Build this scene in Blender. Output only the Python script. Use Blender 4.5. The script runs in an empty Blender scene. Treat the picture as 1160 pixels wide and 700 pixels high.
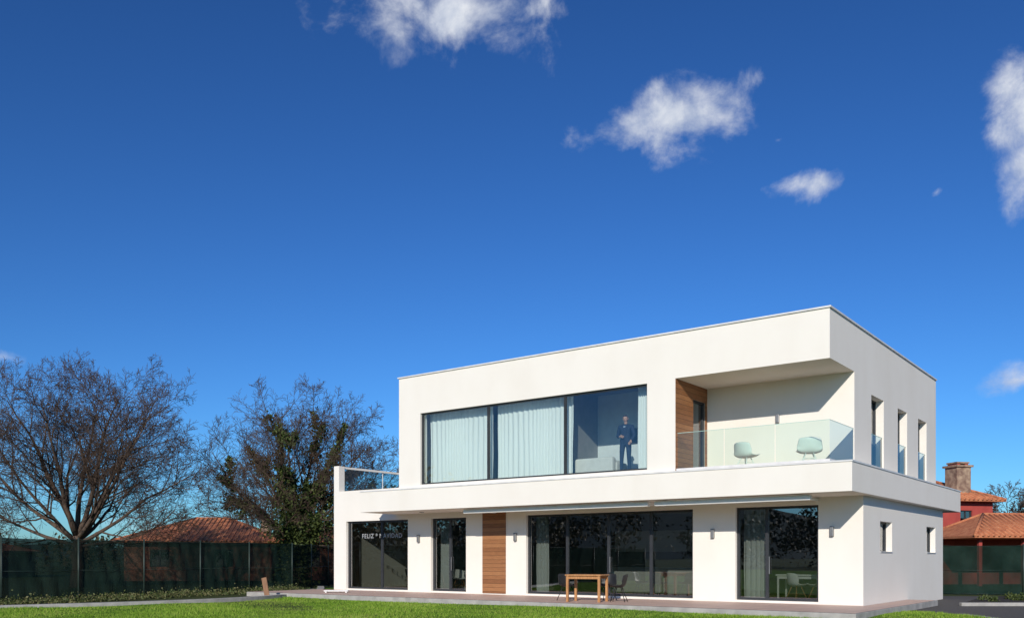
import bpy, bmesh, math, random
import numpy as np
from mathutils import Vector, Matrix, Quaternion
R=math.radians
scene=bpy.context.scene
col=scene.collection

# ------------------------------------------------------------------ materials
def newmat(name):
    m=bpy.data.materials.new(name); m.use_nodes=True
    nt=m.node_tree; nt.nodes.clear()
    out=nt.nodes.new('ShaderNodeOutputMaterial')
    return m,nt,out
def N(nt,t,**kw):
    n=nt.nodes.new(t)
    for k,v in kw.items(): setattr(n,k,v)
    return n
def ramp(nt,fac,stops):
    r=N(nt,'ShaderNodeValToRGB')
    el=r.color_ramp.elements
    while len(el)<len(stops): el.new(0.5)
    for e,(p,c) in zip(el,stops):
        e.position=p; e.color=(c[0],c[1],c[2],1)
    nt.links.new(fac,r.inputs[0]); return r.outputs[0]
def noise(nt,scale,detail=4,rough=.55,vec=None,dist=0):
    n=N(nt,'ShaderNodeTexNoise'); n.inputs['Scale'].default_value=scale
    n.inputs['Detail'].default_value=detail; n.inputs['Roughness'].default_value=rough
    n.inputs['Distortion'].default_value=dist
    if vec is not None: nt.links.new(vec,n.inputs['Vector'])
    return n.outputs['Fac']
def coords(nt,scale=(1,1,1),kind='Object',rot=(0,0,0)):
    t=N(nt,'ShaderNodeTexCoord'); m=N(nt,'ShaderNodeMapping')
    m.inputs['Scale'].default_value=scale; m.inputs['Rotation'].default_value=rot
    nt.links.new(t.outputs[kind],m.inputs['Vector']); return m.outputs[0]
def bump(nt,h,strength=.3,dist=.02):
    b=N(nt,'ShaderNodeBump'); b.inputs['Strength'].default_value=strength
    b.inputs['Distance'].default_value=dist
    nt.links.new(h,b.inputs['Height']); return b.outputs[0]
def mat(name,c1,c2=None,scale=4,rough=.7,bs=.2,bd=.01,bscale=None,sc=(1,1,1),metal=0,detail=5,spec=.4):
    m,nt,out=newmat(name)
    p=N(nt,'ShaderNodeBsdfPrincipled'); nt.links.new(p.outputs[0],out.inputs[0])
    p.inputs['Roughness'].default_value=rough; p.inputs['Metallic'].default_value=metal
    p.inputs['Specular IOR Level'].default_value=spec
    v=coords(nt,sc)
    c2=c2 or tuple(x*.85 for x in c1)
    f=noise(nt,scale,detail,vec=v)
    nt.links.new(ramp(nt,f,[(.35,c2),(.65,c1)]),p.inputs['Base Color'])
    if bs>0:
        nt.links.new(bump(nt,noise(nt,bscale or scale*6,4,vec=v),bs,bd),p.inputs['Normal'])
    return m

def stucco_mat():
    m,nt,out=newmat('stucco_cream')
    p=N(nt,'ShaderNodeBsdfPrincipled'); nt.links.new(p.outputs[0],out.inputs[0])
    p.inputs['Roughness'].default_value=.9; p.inputs['Specular IOR Level'].default_value=.2
    v=coords(nt)
    a=noise(nt,.45,5,.6,v); vs=coords(nt,(1.2,1.2,.3)); b=noise(nt,1.0,4,.5,vs)
    mx=N(nt,'ShaderNodeMath',operation='MULTIPLY_ADD'); nt.links.new(a,mx.inputs[0]); mx.inputs[1].default_value=.6
    m2=N(nt,'ShaderNodeMath',operation='MULTIPLY'); nt.links.new(b,m2.inputs[0]); m2.inputs[1].default_value=.4
    nt.links.new(m2.outputs[0],mx.inputs[2])
    nt.links.new(ramp(nt,mx.outputs[0],[(.3,(.755,.705,.63)),(.52,(.79,.745,.675)),(.7,(.81,.768,.70))]),p.inputs['Base Color'])
    nt.links.new(bump(nt,noise(nt,90,3,.6,v),.25,.004),p.inputs['Normal'])
    return m
STUCCO=stucco_mat()
COPING=mat('coping_metal',(.72,.71,.69),(.62,.61,.6),rough=.45,bs=0)
FRAME=mat('anthracite_frame',(.035,.038,.042),(.028,.03,.034),rough=.45,bs=0)
WHITE=mat('white_lacquer',(.8,.8,.78),(.76,.76,.74),rough=.45,bs=0)
GREYM=mat('grey_metal',(.3,.3,.3),(.24,.24,.24),rough=.4,bs=0,metal=.5)
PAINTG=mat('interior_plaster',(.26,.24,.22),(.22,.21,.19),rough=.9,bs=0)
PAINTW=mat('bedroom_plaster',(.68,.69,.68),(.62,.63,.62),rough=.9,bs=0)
OAKFL=mat('interior_oak',(.2,.13,.075),(.14,.085,.045),scale=5,sc=(.3,3,1),rough=.4,bs=0)
BLACK=mat('black_plastic',(.02,.02,.022),(.015,.015,.015),rough=.5,bs=0)
KERB=mat('kerb_concrete',(.42,.40,.37),(.3,.29,.27),scale=3,rough=.9,bs=.3,bscale=40)
SOFAM=mat('sofa_fabric',(.66,.64,.6),(.6,.58,.54),scale=6,rough=.95,bs=.2,bscale=80)
PINE=mat('table_wood',(.5,.25,.1),(.36,.16,.055),scale=4,sc=(8,1,1),rough=.55,bs=.1)

def wood_mat():
    m,nt,out=newmat('wood_cladding')
    p=N(nt,'ShaderNodeBsdfPrincipled'); nt.links.new(p.outputs[0],out.inputs[0])
    p.inputs['Roughness'].default_value=.55
    v=coords(nt,(1,1,1)); g=noise(nt,3,7,.65,coords(nt,(1.2,1.2,14)),.4)
    sep=N(nt,'ShaderNodeSeparateXYZ'); nt.links.new(v,sep.inputs[0])
    fl=N(nt,'ShaderNodeMath',operation='MULTIPLY'); nt.links.new(sep.outputs[2],fl.inputs[0]); fl.inputs[1].default_value=1/.14
    f2=N(nt,'ShaderNodeMath',operation='FLOOR'); nt.links.new(fl.outputs[0],f2.inputs[0])
    wn=N(nt,'ShaderNodeTexWhiteNoise',noise_dimensions='1D'); nt.links.new(f2.outputs[0],wn.inputs['W'])
    ad=N(nt,'ShaderNodeMath',operation='MULTIPLY_ADD'); nt.links.new(wn.outputs[0],ad.inputs[0]); ad.inputs[1].default_value=.3
    gm=N(nt,'ShaderNodeMath',operation='MULTIPLY'); nt.links.new(g,gm.inputs[0]); gm.inputs[1].default_value=.75
    nt.links.new(gm.outputs[0],ad.inputs[2])
    c=ramp(nt,ad.outputs[0],[(.2,(.15,.055,.02)),(.5,(.27,.115,.044)),(.8,(.38,.18,.075))])
    fr=N(nt,'ShaderNodeMath',operation='FRACT'); nt.links.new(fl.outputs[0],fr.inputs[0])
    lt=N(nt,'ShaderNodeMath',operation='GREATER_THAN'); nt.links.new(fr.outputs[0],lt.inputs[0]); lt.inputs[1].default_value=.06
    mx=N(nt,'ShaderNodeMix',data_type='RGBA'); nt.links.new(lt.outputs[0],mx.inputs[0])
    mx.inputs[6].default_value=(.05,.02,.01,1); nt.links.new(c,mx.inputs[7])
    nt.links.new(mx.outputs[2],p.inputs['Base Color'])
    nt.links.new(bump(nt,lt.outputs[0],.6,.01),p.inputs['Normal'])
    return m
WOOD=wood_mat()

def glass_mat(name,tint,k,base):
    m,nt,out=newmat(name)
    tr=N(nt,'ShaderNodeBsdfTransparent'); tr.inputs[0].default_value=(*tint,1)
    gl=N(nt,'ShaderNodeBsdfGlossy'); gl.inputs['Roughness'].default_value=.003; gl.inputs[0].default_value=(.95,.97,1,1)
    fr=N(nt,'ShaderNodeFresnel'); fr.inputs[0].default_value=1.5
    ma=N(nt,'ShaderNodeMath',operation='MULTIPLY_ADD',use_clamp=True); nt.links.new(fr.outputs[0],ma.inputs[0])
    ma.inputs[1].default_value=k; ma.inputs[2].default_value=base
    nt.links.new(bump(nt,noise(nt,.6,1,vec=coords(nt)),.05,.02),gl.inputs['Normal'])
    mx=N(nt,'ShaderNodeMixShader'); nt.links.new(ma.outputs[0],mx.inputs[0])
    nt.links.new(tr.outputs[0],mx.inputs[1]); nt.links.new(gl.outputs[0],mx.inputs[2])
    nt.links.new(mx.outputs[0],out.inputs[0]); return m
GLASS_UP=glass_mat('window_glass',(.84,.925,.92),1.4,.07)
GLASS_DN=glass_mat('tinted_window_glass',(.50,.54,.52),2.4,.18)
GLASS_RAIL=glass_mat('balustrade_glass',(.79,.915,.85),.9,.02)
GLASS_TER=glass_mat('terrace_glass_panel',(.62,.80,.80),1.5,.10)
GLASS_EDGE=mat('glass_edge',(.45,.65,.58),(.4,.6,.52),rough=.2,bs=0)

def curtain_mat():
    m,nt,out=newmat('curtain_fabric')
    d=N(nt,'ShaderNodeBsdfDiffuse'); d.inputs[0].default_value=(.86,.88,.86,1)
    t=N(nt,'ShaderNodeBsdfTranslucent'); t.inputs[0].default_value=(.8,.82,.8,1)
    mx=N(nt,'ShaderNodeMixShader'); mx.inputs[0].default_value=.2
    nt.links.new(d.outputs[0],mx.inputs[1]); nt.links.new(t.outputs[0],mx.inputs[2]); nt.links.new(mx.outputs[0],out.inputs[0])
    c=noise(nt,30,3,vec=coords(nt)); nt.links.new(bump(nt,c,.1,.005),d.inputs['Normal'])
    return m
CURT=curtain_mat()

def net_mat():
    m,nt,out=newmat('fence_netting')
    tr=N(nt,'ShaderNodeBsdfTransparent'); d=N(nt,'ShaderNodeBsdfDiffuse')
    v=coords(nt); n1=noise(nt,1.3,5,.6,v)
    nt.links.new(ramp(nt,n1,[(.3,(.007,.018,.014)),(.7,(.018,.036,.029))]),d.inputs[0])
    n2=noise(nt,.9,4,.6,coords(nt,(1,1,.4)))
    mr=N(nt,'ShaderNodeMapRange'); nt.links.new(n2,mr.inputs[0]); mr.inputs[1].default_value=.3; mr.inputs[2].default_value=.7
    mr.inputs[3].default_value=.82; mr.inputs[4].default_value=.96
    mx=N(nt,'ShaderNodeMixShader'); nt.links.new(mr.outputs[0],mx.inputs[0])
    nt.links.new(tr.outputs[0],mx.inputs[1]); nt.links.new(d.outputs[0],mx.inputs[2]); nt.links.new(mx.outputs[0],out.inputs[0])
    return m
NET=net_mat()

def tile_mat():
    m,nt,out=newmat('porch_tiles')
    p=N(nt,'ShaderNodeBsdfPrincipled'); nt.links.new(p.outputs[0],out.inputs[0]); p.inputs['Roughness'].default_value=.6
    b=N(nt,'ShaderNodeTexBrick'); nt.links.new(coords(nt),b.inputs['Vector'])
    b.offset=0; b.inputs['Scale'].default_value=1; b.inputs['Brick Width'].default_value=.45; b.inputs['Row Height'].default_value=.45
    b.inputs['Mortar Size'].default_value=.008
    b.inputs['Color1'].default_value=(.58,.41,.33,1); b.inputs['Color2'].default_value=(.52,.36,.29,1); b.inputs['Mortar'].default_value=(.36,.28,.24,1)
    nt.links.new(b.outputs[0],p.inputs['Base Color'])
    return m
TILE=tile_mat()
def rooftile_mat():
    m,nt,out=newmat('terracotta_roof_tiles')
    p=N(nt,'ShaderNodeBsdfPrincipled'); nt.links.new(p.outputs[0],out.inputs[0]); p.inputs['Roughness'].default_value=.85
    v=coords(nt); n1=noise(nt,3.5,6,.7,v)
    nt.links.new(ramp(nt,n1,[(.3,(.28,.085,.04)),(.5,(.46,.16,.07)),(.72,(.56,.25,.12))]),p.inputs['Base Color'])
    nt.links.new(bump(nt,noise(nt,12,4,.6,v),.5,.04),p.inputs['Normal'])
    return m
RTILE=rooftile_mat()
BRICKW=mat('brick_wall',(.4,.17,.1),(.28,.11,.07),scale=4,rough=.9,bs=.3)
REDW=mat('red_painted_wall',(.40,.065,.05),(.32,.05,.04),scale=1.5,rough=.85,bs=.1)
STONE=mat('chimney_stone',(.40,.29,.2),(.18,.11,.08),scale=3.5,rough=.9,bs=.4)
BOARD=mat('weathered_board',(.28,.15,.08),(.18,.09,.05),scale=5,sc=(4,1,.6),rough=.8,bs=.2)

def grass_mat(name,a,b,c,s=.35):
    m,nt,out=newmat(name)
    p=N(nt,'ShaderNodeBsdfPrincipled'); nt.links.new(p.outputs[0],out.inputs[0]); p.inputs['Roughness'].default_value=.9
    p.inputs['Specular IOR Level'].default_value=.15
    v=coords(nt); n1=noise(nt,s,5,.65,v); n2=noise(nt,18,5,.75,v)
    ad=N(nt,'ShaderNodeMath',operation='MULTIPLY_ADD'); nt.links.new(n2,ad.inputs[0]); ad.inputs[1].default_value=.5
    h=N(nt,'ShaderNodeMath',operation='MULTIPLY'); nt.links.new(n1,h.inputs[0]); h.inputs[1].default_value=.5
    nt.links.new(h.outputs[0],ad.inputs[2])
    nt.links.new(ramp(nt,ad.outputs[0],[(.3,a),(.5,b),(.7,c)]),p.inputs['Base Color'])
    nt.links.new(bump(nt,n2,.8,.05),p.inputs['Normal'])
    return m
LAWN=grass_mat('lawn_grass',(.035,.09,.008),(.085,.175,.014),(.15,.225,.03))
FIELD=grass_mat('field_ground',(.03,.045,.015),(.055,.07,.022),(.09,.095,.035),.08)
GRAVEL=mat('dark_gravel',(.11,.1,.09),(.055,.05,.045),scale=25,rough=.95,bs=.6,bscale=60)
PATHM=mat('concrete_path',(.38,.35,.31),(.28,.26,.23),scale=2,rough=.95,bs=.3,bscale=50)

def blade_mat():
    m,nt,out=newmat('grass_blades')
    p=N(nt,'ShaderNodeBsdfPrincipled'); nt.links.new(p.outputs[0],out.inputs[0]); p.inputs['Roughness'].default_value=.7; p.inputs['Specular IOR Level'].default_value=.2
    g=N(nt,'ShaderNodeNewGeometry')
    n1=noise(nt,.45,5,.7,g.outputs['Position'])
    ad=N(nt,'ShaderNodeMath',operation='MULTIPLY_ADD'); nt.links.new(g.outputs['Random Per Island'],ad.inputs[0]); ad.inputs[1].default_value=.4
    h=N(nt,'ShaderNodeMath',operation='MULTIPLY'); nt.links.new(n1,h.inputs[0]); h.inputs[1].default_value=.75; nt.links.new(h.outputs[0],ad.inputs[2])
    nt.links.new(ramp(nt,ad.outputs[0],[(.2,(.05,.12,.008)),(.5,(.14,.26,.018)),(.68,(.23,.33,.04)),(.85,(.32,.35,.09))]),p.inputs['Base Color'])
    return m
BLADE=blade_mat()
def bark_mat(name,a,b):
    m,nt,out=newmat(name)
    p=N(nt,'ShaderNodeBsdfPrincipled'); nt.links.new(p.outputs[0],out.inputs[0]); p.inputs['Roughness'].default_value=.95; p.inputs['Specular IOR Level'].default_value=.1
    v=coords(nt,(1,1,.35)); n1=noise(nt,5,5,.7,v)
    nt.links.new(ramp(nt,n1,[(.3,a),(.7,b)]),p.inputs['Base Color'])
    nt.links.new(bump(nt,noise(nt,14,4,.7,v),.8,.04),p.inputs['Normal'])
    return m
BARK=bark_mat('oak_bark',(.06,.043,.033),(.14,.10,.075))
TWIG=bark_mat('twig_bark',(.06,.042,.033),(.12,.083,.062))
def leaf_mat(name,a,b,c):
    m,nt,out=newmat(name)
    p=N(nt,'ShaderNodeBsdfPrincipled'); nt.links.new(p.outputs[0],out.inputs[0]); p.inputs['Roughness'].default_value=.6; p.inputs['Specular IOR Level'].default_value=.25
    g=N(nt,'ShaderNodeNewGeometry')
    nt.links.new(ramp(nt,g.outputs['Random Per Island'],[(0,a),(.5,b),(1,c)]),p.inputs['Base Color'])
    return m
IVY=leaf_mat('ivy_leaves',(.022,.038,.01),(.05,.072,.018),(.09,.11,.03))
FARLEAF=leaf_mat('distant_foliage',(.03,.035,.015),(.06,.055,.025),(.1,.08,.045))

# ------------------------------------------------------------------ mesh helpers
def link(o,parent=None):
    col.objects.link(o)
    if parent is not None: o.parent=parent
    return o
def empty(name,loc=(0,0,0),rz=0):
    e=bpy.data.objects.new(name,None); e.location=loc; e.rotation_euler=(0,0,rz); e.empty_display_size=.3
    col.objects.link(e); return e
def meshobj(name,verts,faces,m,parent=None,smooth=False):
    me=bpy.data.meshes.new(name); me.from_pydata([tuple(v) for v in verts],[],faces); me.materials.append(m)
    if smooth: me.polygons.foreach_set('use_smooth',[True]*len(me.polygons))
    me.update(); return link(bpy.data.objects.new(name,me),parent)
def boxes(name,lst,m,parent=None,bevel=0):
    V=[];F=[]
    for (x0,x1,y0,y1,z0,z1) in lst:
        i=len(V)
        V+=[(x0,y0,z0),(x1,y0,z0),(x1,y1,z0),(x0,y1,z0),(x0,y0,z1),(x1,y0,z1),(x1,y1,z1),(x0,y1,z1)]
        F+=[(i,i+3,i+2,i+1),(i+4,i+5,i+6,i+7),(i,i+1,i+5,i+4),(i+1,i+2,i+6,i+5),(i+2,i+3,i+7,i+6),(i+3,i,i+4,i+7)]
    o=meshobj(name,V,F,m,parent)
    if bevel>0:
        b=o.modifiers.new('bevel','BEVEL'); b.width=bevel; b.segments=2; b.limit_method='ANGLE'
    return o
def wall(name,u0,u1,z0,z1,t0,t1,ops,m,parent,axis='x'):
    us=sorted(set([u0,u1]+[min(max(q,u0),u1) for o in ops for q in o[:2]]))
    zs=sorted(set([z0,z1]+[min(max(q,z0),z1) for o in ops for q in o[2:]]))
    nu,nz=len(us)-1,len(zs)-1
    def solid(i,j):
        if i<0 or j<0 or i>=nu or j>=nz: return False
        cu=(us[i]+us[i+1])/2; cz=(zs[j]+zs[j+1])/2
        return not any(o[0]<cu<o[1] and o[2]<cz<o[3] for o in ops)
    V=[];F=[];idx={}
    def vid(u,t,z):
        k=(round(u,4),round(t,4),round(z,4))
        if k not in idx:
            idx[k]=len(V); V.append((u,t,z) if axis=='x' else (t,u,z))
        return idx[k]
    for i in range(nu):
        for j in range(nz):
            if not solid(i,j): continue
            a,b,c,d=us[i],us[i+1],zs[j],zs[j+1]
            F.append((vid(a,t0,c),vid(b,t0,c),vid(b,t0,d),vid(a,t0,d)))
            F.append((vid(b,t1,c),vid(a,t1,c),vid(a,t1,d),vid(b,t1,d)))
            if not solid(i-1,j): F.append((vid(a,t1,c),vid(a,t0,c),vid(a,t0,d),vid(a,t1,d)))
            if not solid(i+1,j): F.append((vid(b,t0,c),vid(b,t1,c),vid(b,t1,d),vid(b,t0,d)))
            if not solid(i,j-1): F.append((vid(a,t1,c),vid(b,t1,c),vid(b,t0,c),vid(a,t0,c)))
            if not solid(i,j+1): F.append((vid(a,t0,d),vid(b,t0,d),vid(b,t1,d),vid(a,t1,d)))
    o=meshobj(name,V,F,m,parent)
    bm=bmesh.new(); bm.from_mesh(o.data); bmesh.ops.recalc_face_normals(bm,faces=bm.faces); bm.to_mesh(o.data); bm.free()
    return o
def window(name,u0,u1,z0,z1,t,mulls,glass,parent,axis='x',fw=.06,fd=.08):
    L=[]
    def add(a,b,c,d,dd=0):
        L.append((a,b,t-fd/2-dd,t+fd/2+dd,c,d) if axis=='x' else (t-fd/2-dd,t+fd/2+dd,a,b,c,d))
    add(u0,u1,z0,z0+fw); add(u0,u1,z1-fw,z1)
    add(u0,u0+fw,z0+fw,z1-fw); add(u1-fw,u1,z0+fw,z1-fw)
    for k in mulls: add(k-fw*.6,k+fw*.6,z0+fw,z1-fw,.004)
    boxes(name+'_frame',L,FRAME,parent)
    # one pane per bay, each a hair out of true so reflections break at the mullions
    edges=[u0+fw*.5]+list(mulls)+[u1-fw*.5]
    for k in range(len(edges)-1):
        a,b=edges[k],edges[k+1]; da=.004*((k*7)%3-1)
        V=[(a,t-da,z0+fw*.5),(b,t+da,z0+fw*.5),(b,t+da,z1-fw*.5),(a,t-da,z1-fw*.5)]
        if axis=='y': V=[(y,x,z) for x,y,z in V]
        meshobj(name+'_glass_%d'%k,V,[(0,1,2,3)],glass,parent)
def sheet(name,pts,z,m,parent=None):
    return meshobj(name,[(x,y,z) for x,y in pts],[tuple(range(len(pts)))],m,parent)
def curtain(name,x0,x1,z0,z1,y,parent,amp=.05,wl=.16,seed=0):
    n=int((x1-x0)/.02); V=[];F=[]
    ph=0
    for i in range(n+1):
        x=x0+(x1-x0)*i/n; ph+=2*math.pi*.02/(wl*(1+.35*math.sin(x*3.1+seed)))
        for j in range(4):
            z=z0+(z1-z0)*j/3
            V.append((x+.01*math.sin(j*2+x*5),y+amp*math.sin(ph)*(1-.35*j/3)+.015*math.sin(x*1.7+j),z))
    for i in range(n):
        for j in range(3):
            a=i*4+j; F.append((a,a+4,a+5,a+1))
    return meshobj(name,V,F,CURT,parent,True)

class Tubes:
    def __init__(s): s.V=[];s.F=[];s.mi=[]
    def add(s,pts,rad,sides,mi=0):
        base=len(s.V); n=len(pts)
        d0=(pts[1]-pts[0]).normalized()
        ref=Vector((0,0,1)) if abs(d0.z)<.9 else Vector((1,0,0))
        for i in range(n):
            d=(pts[min(i+1,n-1)]-pts[max(i-1,0)]).normalized()
            a=d.cross(ref)
            if a.length<1e-4: a=Vector((1,0,0))
            a.normalize(); b=d.cross(a)
            for k in range(sides):
                th=2*math.pi*k/sides
                s.V.append(pts[i]+(a*math.cos(th)+b*math.sin(th))*rad[i])
        for i in range(n-1):
            for k in range(sides):
                k2=(k+1)%sides
                s.F.append((base+i*sides+k,base+i*sides+k2,base+(i+1)*sides+k2,base+(i+1)*sides+k)); s.mi.append(mi)
        if sides>3:
            s.F.append(tuple(base+(n-1)*sides+k for k in range(sides))); s.mi.append(mi)
            s.F.append(tuple(base+k for k in reversed(range(sides)))); s.mi.append(mi)
    def obj(s,name,mats,parent=None,smooth=True):
        me=bpy.data.meshes.new(name); me.from_pydata([tuple(v) for v in s.V],[],s.F)
        for m in mats: me.materials.append(m)
        me.polygons.foreach_set('material_index',s.mi)
        if smooth: me.polygons.foreach_set('use_smooth',[True]*len(me.polygons))
        me.update(); return link(bpy.data.objects.new(name,me),parent)

def leaves_mesh(name,centers,sizes,m,parent=None,seed=1):
    rng=np.random.default_rng(seed); C=np.array(centers,dtype=np.float32); n=len(C); S=np.array(sizes,dtype=np.float32)[:,None]
    a=rng.normal(size=(n,3)); a/=np.linalg.norm(a,axis=1)[:,None]
    b=rng.normal(size=(n,3)); b-=a*(a*b).sum(1)[:,None]; b/=np.linalg.norm(b,axis=1)[:,None]
    V=np.empty((n,4,3),dtype=np.float32)
    V[:,0]=C-a*S; V[:,1]=C-b*S*.6; V[:,2]=C+a*S; V[:,3]=C+b*S*.6
    me=bpy.data.meshes.new(name); me.vertices.add(n*4); me.vertices.foreach_set('co',V.ravel())
    me.loops.add(n*4); me.loops.foreach_set('vertex_index',np.arange(n*4,dtype=np.int32))
    me.polygons.add(n); me.polygons.foreach_set('loop_start',np.arange(0,n*4,4,dtype=np.int32)); me.polygons.foreach_set('loop_total',np.full(n,4,dtype=np.int32))
    me.materials.append(m); me.update(calc_edges=True); me.validate()
    return link(bpy.data.objects.new(name,me),parent)

# ------------------------------------------------------------------ HOUSE
H=empty('modern_white_house',(8.126,23.0,0),R(-37.1))
FL=.22
ZB,ZT=3.135,3.91
ZR=7.86
gops=[(-19.88,-16.45,.24,2.93),(-15.27,-13.56,.24,2.93),(-10.87,-4.63,.24,2.93),(-3.275,-.854,.24,2.93)]
wall('ground_front_wall',-20.6,.35,0,ZB,1.7,2.0,gops,STUCCO,H)
sops=[(3.33,4.6,1.62,2.5),(8.9,10.2,1.62,2.5)]
wall('ground_right_wall',2.0,11.36,0,ZB,.05,.35,sops,STUCCO,H,'y')
wall('ground_left_wall',2.0,11.36,0,ZB,-20.6,-20.3,[],STUCCO,H,'y')
wall('ground_back_wall',-20.3,.05,0,ZB,11.06,11.36,[(-15,-8,.3,2.6)],STUCCO,H)
boxes('cantilever_slab',[(-17.1,.6,-.15,13.06,ZB,ZT)],STUCCO,H,.008)
boxes('slab_drip_flashing',[(-17.12,.62,-.17,-.15,ZT-.03,ZT+.012),(.6,.62,-.15,13.08,ZT-.03,ZT+.012)],COPING,H)
boxes('wing_roof',[(-20.3,-17.1,2.0,11.06,ZB,3.6)],STUCCO,H)
boxes('wing_parapet',[(-20.6,-17.1,1.7,2.0,ZB,4.16),(-20.6,-20.3,2.0,11.36,ZB,4.16)],STUCCO,H)
boxes('terrace_upstand',[(-17.1,-15.26,1.7,2.0,ZT,4.16)],STUCCO,H)
boxes('wing_corner_pier',[(-20.6,-20.3,1.7,2.0,4.16,5.2)],STUCCO,H)
boxes('terrace_rail',[(-20.5,-20.4,2.0,11.3,5.12,5.2)],STUCCO,H)
meshobj('terrace_glass',[(-20.45,2.0,4.16),(-20.45,11.3,4.16),(-20.45,11.3,5.12),(-20.45,2.0,5.12)],[(0,1,2,3)],GLASS_TER,H)
boxes('terrace_glass_posts',[(-20.47,-20.43,y,y+.03,4.16,5.12) for y in (4.3,6.6,8.9)],COPING,H)
wall('upper_front_wall',-15.26,0,ZT,ZR,0,.35,[(-14.23,-5.26,4.03,6.53),(-4.355,0.001,ZT-.1,6.57)],STUCCO,H)
wall('upper_right_wall',.35,11.93,ZT,ZR,-.35,0,[(.3,2.1,ZT-.1,6.57),(3.73,5.05,4.05,6.17),(6.66,7.82,4.05,6.17),(9.3,10.5,4.05,6.17)],STUCCO,H,'y')
wall('upper_left_wall',.35,11.93,ZT,ZR,-15.26,-14.91,[],STUCCO,H,'y')
wall('upper_back_wall',-14.91,-.35,ZT,ZR,11.58,11.93,[(-12,-6,4.6,6.3)],STUCCO,H)
boxes('roof_deck',[(-14.91,-.35,.35,11.58,7.4,7.5)],COPING,H)
boxes('roof_coping',[(-15.3,.04,-.04,.37,ZR,ZR+.045),(-.37,.04,.37,11.97,ZR,ZR+.045),(-15.3,-14.89,.37,11.97,ZR,ZR+.045),(-14.89,-.37,11.56,11.97,ZR,ZR+.045)],COPING,H)
boxes('balcony_soffit',[(-4.355,-.35,.35,2.1,6.57,6.68)],STUCCO,H)
boxes('balcony_back_wall',[(-4.355,-.35,2.1,2.35,ZT,6.57)],STUCCO,H)
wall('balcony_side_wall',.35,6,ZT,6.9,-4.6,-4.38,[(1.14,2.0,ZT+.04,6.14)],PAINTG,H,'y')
wall('balcony_wood_cladding',.012,2.1,ZT+.01,6.565,-4.38,-4.345,[(1.14,2.0,ZT+.04,6.14)],WOOD,H,'y')
window('balcony_side_door',1.14,2.0,ZT+.04,6.14,-4.45,[],GLASS_UP,H,'y')
boxes('balcony_floor',[(-4.34,-.0,.0,2.09,ZT+.004,ZT+.03)],TILE,H)
def pane(name,x0,x1,y0,y1,z0,z1):
    if abs(x1-x0)>abs(y1-y0): V=[(x0,y0,z0),(x1,y0,z0),(x1,y0,z1),(x0,y0,z1)]
    else: V=[(x0,y0,z0),(x0,y1,z0),(x0,y1,z1),(x0,y0,z1)]
    meshobj(name,V,[(0,1,2,3)],GLASS_RAIL,H)
    if abs(x1-x0)>abs(y1-y0): boxes(name+'_edge',[(x0,x1,y0-.008,y0+.008,z1,z1+.012)],GLASS_EDGE,H)
    else: boxes(name+'_edge',[(x0-.008,x0+.008,y0,y1,z1,z1+.012)],GLASS_EDGE,H)
for i,(a,b) in enumerate([(-4.3,-2.9),(-2.88,-1.46),(-1.44,-.02)]): pane('balustrade_pane_%d'%i,a,b,.04,.04,ZT+.04,5.0)
pane('balustrade_return',-.02,-.02,.05,2.08,ZT+.04,5.0)
boxes('balustrade_channel',[(-4.33,-.0,.012,.07,ZT+.03,ZT+.09),(-.05,.0,.07,2.09,ZT+.03,ZT+.09)],COPING,H)
window('upper_window',-14.23,-5.26,4.03,6.53,.12,[-11.25,-8.19],GLASS_UP,H,fw=.055)
for i,(a,b) in enumerate([(3.73,5.05),(6.66,7.82),(9.3,10.5)]):
    window('side_window_%d'%i,a,b,4.05,6.17,-.27,[],GLASS_UP,H,'y',fw=.05)
    meshobj('side_window_guard_%d'%i,[(-.05,a+.01,4.1),(-.05,b-.01,4.1),(-.05,b-.01,5.05),(-.05,a+.01,5.05)],[(0,1,2,3)],GLASS_RAIL,H)
    boxes('side_window_guard_edge_%d'%i,[(-.06,-.04,a+.01,b-.01,5.05,5.065)],GLASS_EDGE,H)
    boxes('side_window_sill_%d'%i,[(-.24,.03,a+.005,b-.005,4.052,4.08)],COPING,H)
for i,(a,b) in enumerate([(3.33,4.6),(8.9,10.2)]):
    window('ground_side_window_%d'%i,a,b,1.62,2.5,.14,[],GLASS_UP,H,'y',fw=.05)
    curtain('ground_side_blind_%d'%i,-.6,.7,1.6,2.5,0,H,.01,.1,i).matrix_local=Matrix.Translation((.0,(a+b)/2,0))@Matrix.Rotation(R(90),4,'Z')
    boxes('ground_side_sill_%d'%i,[(.17,.38,a+.005,b-.005,1.622,1.645)],COPING,H)
gm=[[-17.97],[-14.42],[-9.26,-7.66,-6.12],[-2.37]]
for i,(o,mm) in enumerate(zip(gops,gm)):
    window('ground_window_%d'%i,o[0],o[1],o[2],o[3],1.86,mm,GLASS_DN,H,fw=.07)
boxes('door_handles',[(-14.36,-14.34,1.79,1.81,1.0,1.5),(-7.6,-7.58,1.79,1.81,1.0,1.5),(-2.3,-2.28,1.79,1.81,1.0,1.5)],GREYM,H)
boxes('entrance_wood_cladding',[(-12.77,-11.74,1.665,1.7,.22,3.13)],WOOD,H)
boxes('awning_cassette',[(-12.4,-5.32,.15,.33,2.965,3.11),(-5.12,-.55,.15,.33,2.965,3.11)],WHITE,H,.03)
boxes('awning_brackets',[(x,x+.06,.33,1.7,3.03,3.10) for x in (-12.2,-8.9,-5.6,-4.9,-.9)],WHITE,H)
for i,a in enumerate([15.86,11.3,3.97,.47]):
    boxes('wall_sconce_%d'%i,[(-a-.05,-a+.05,1.60,1.7,2.05,2.33)],GREYM,H,.01)
boxes('wall_sconce_balcony',[(-2.2,-2.1,2.02,2.1,5.35,5.6)],GREYM,H,.01)
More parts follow.
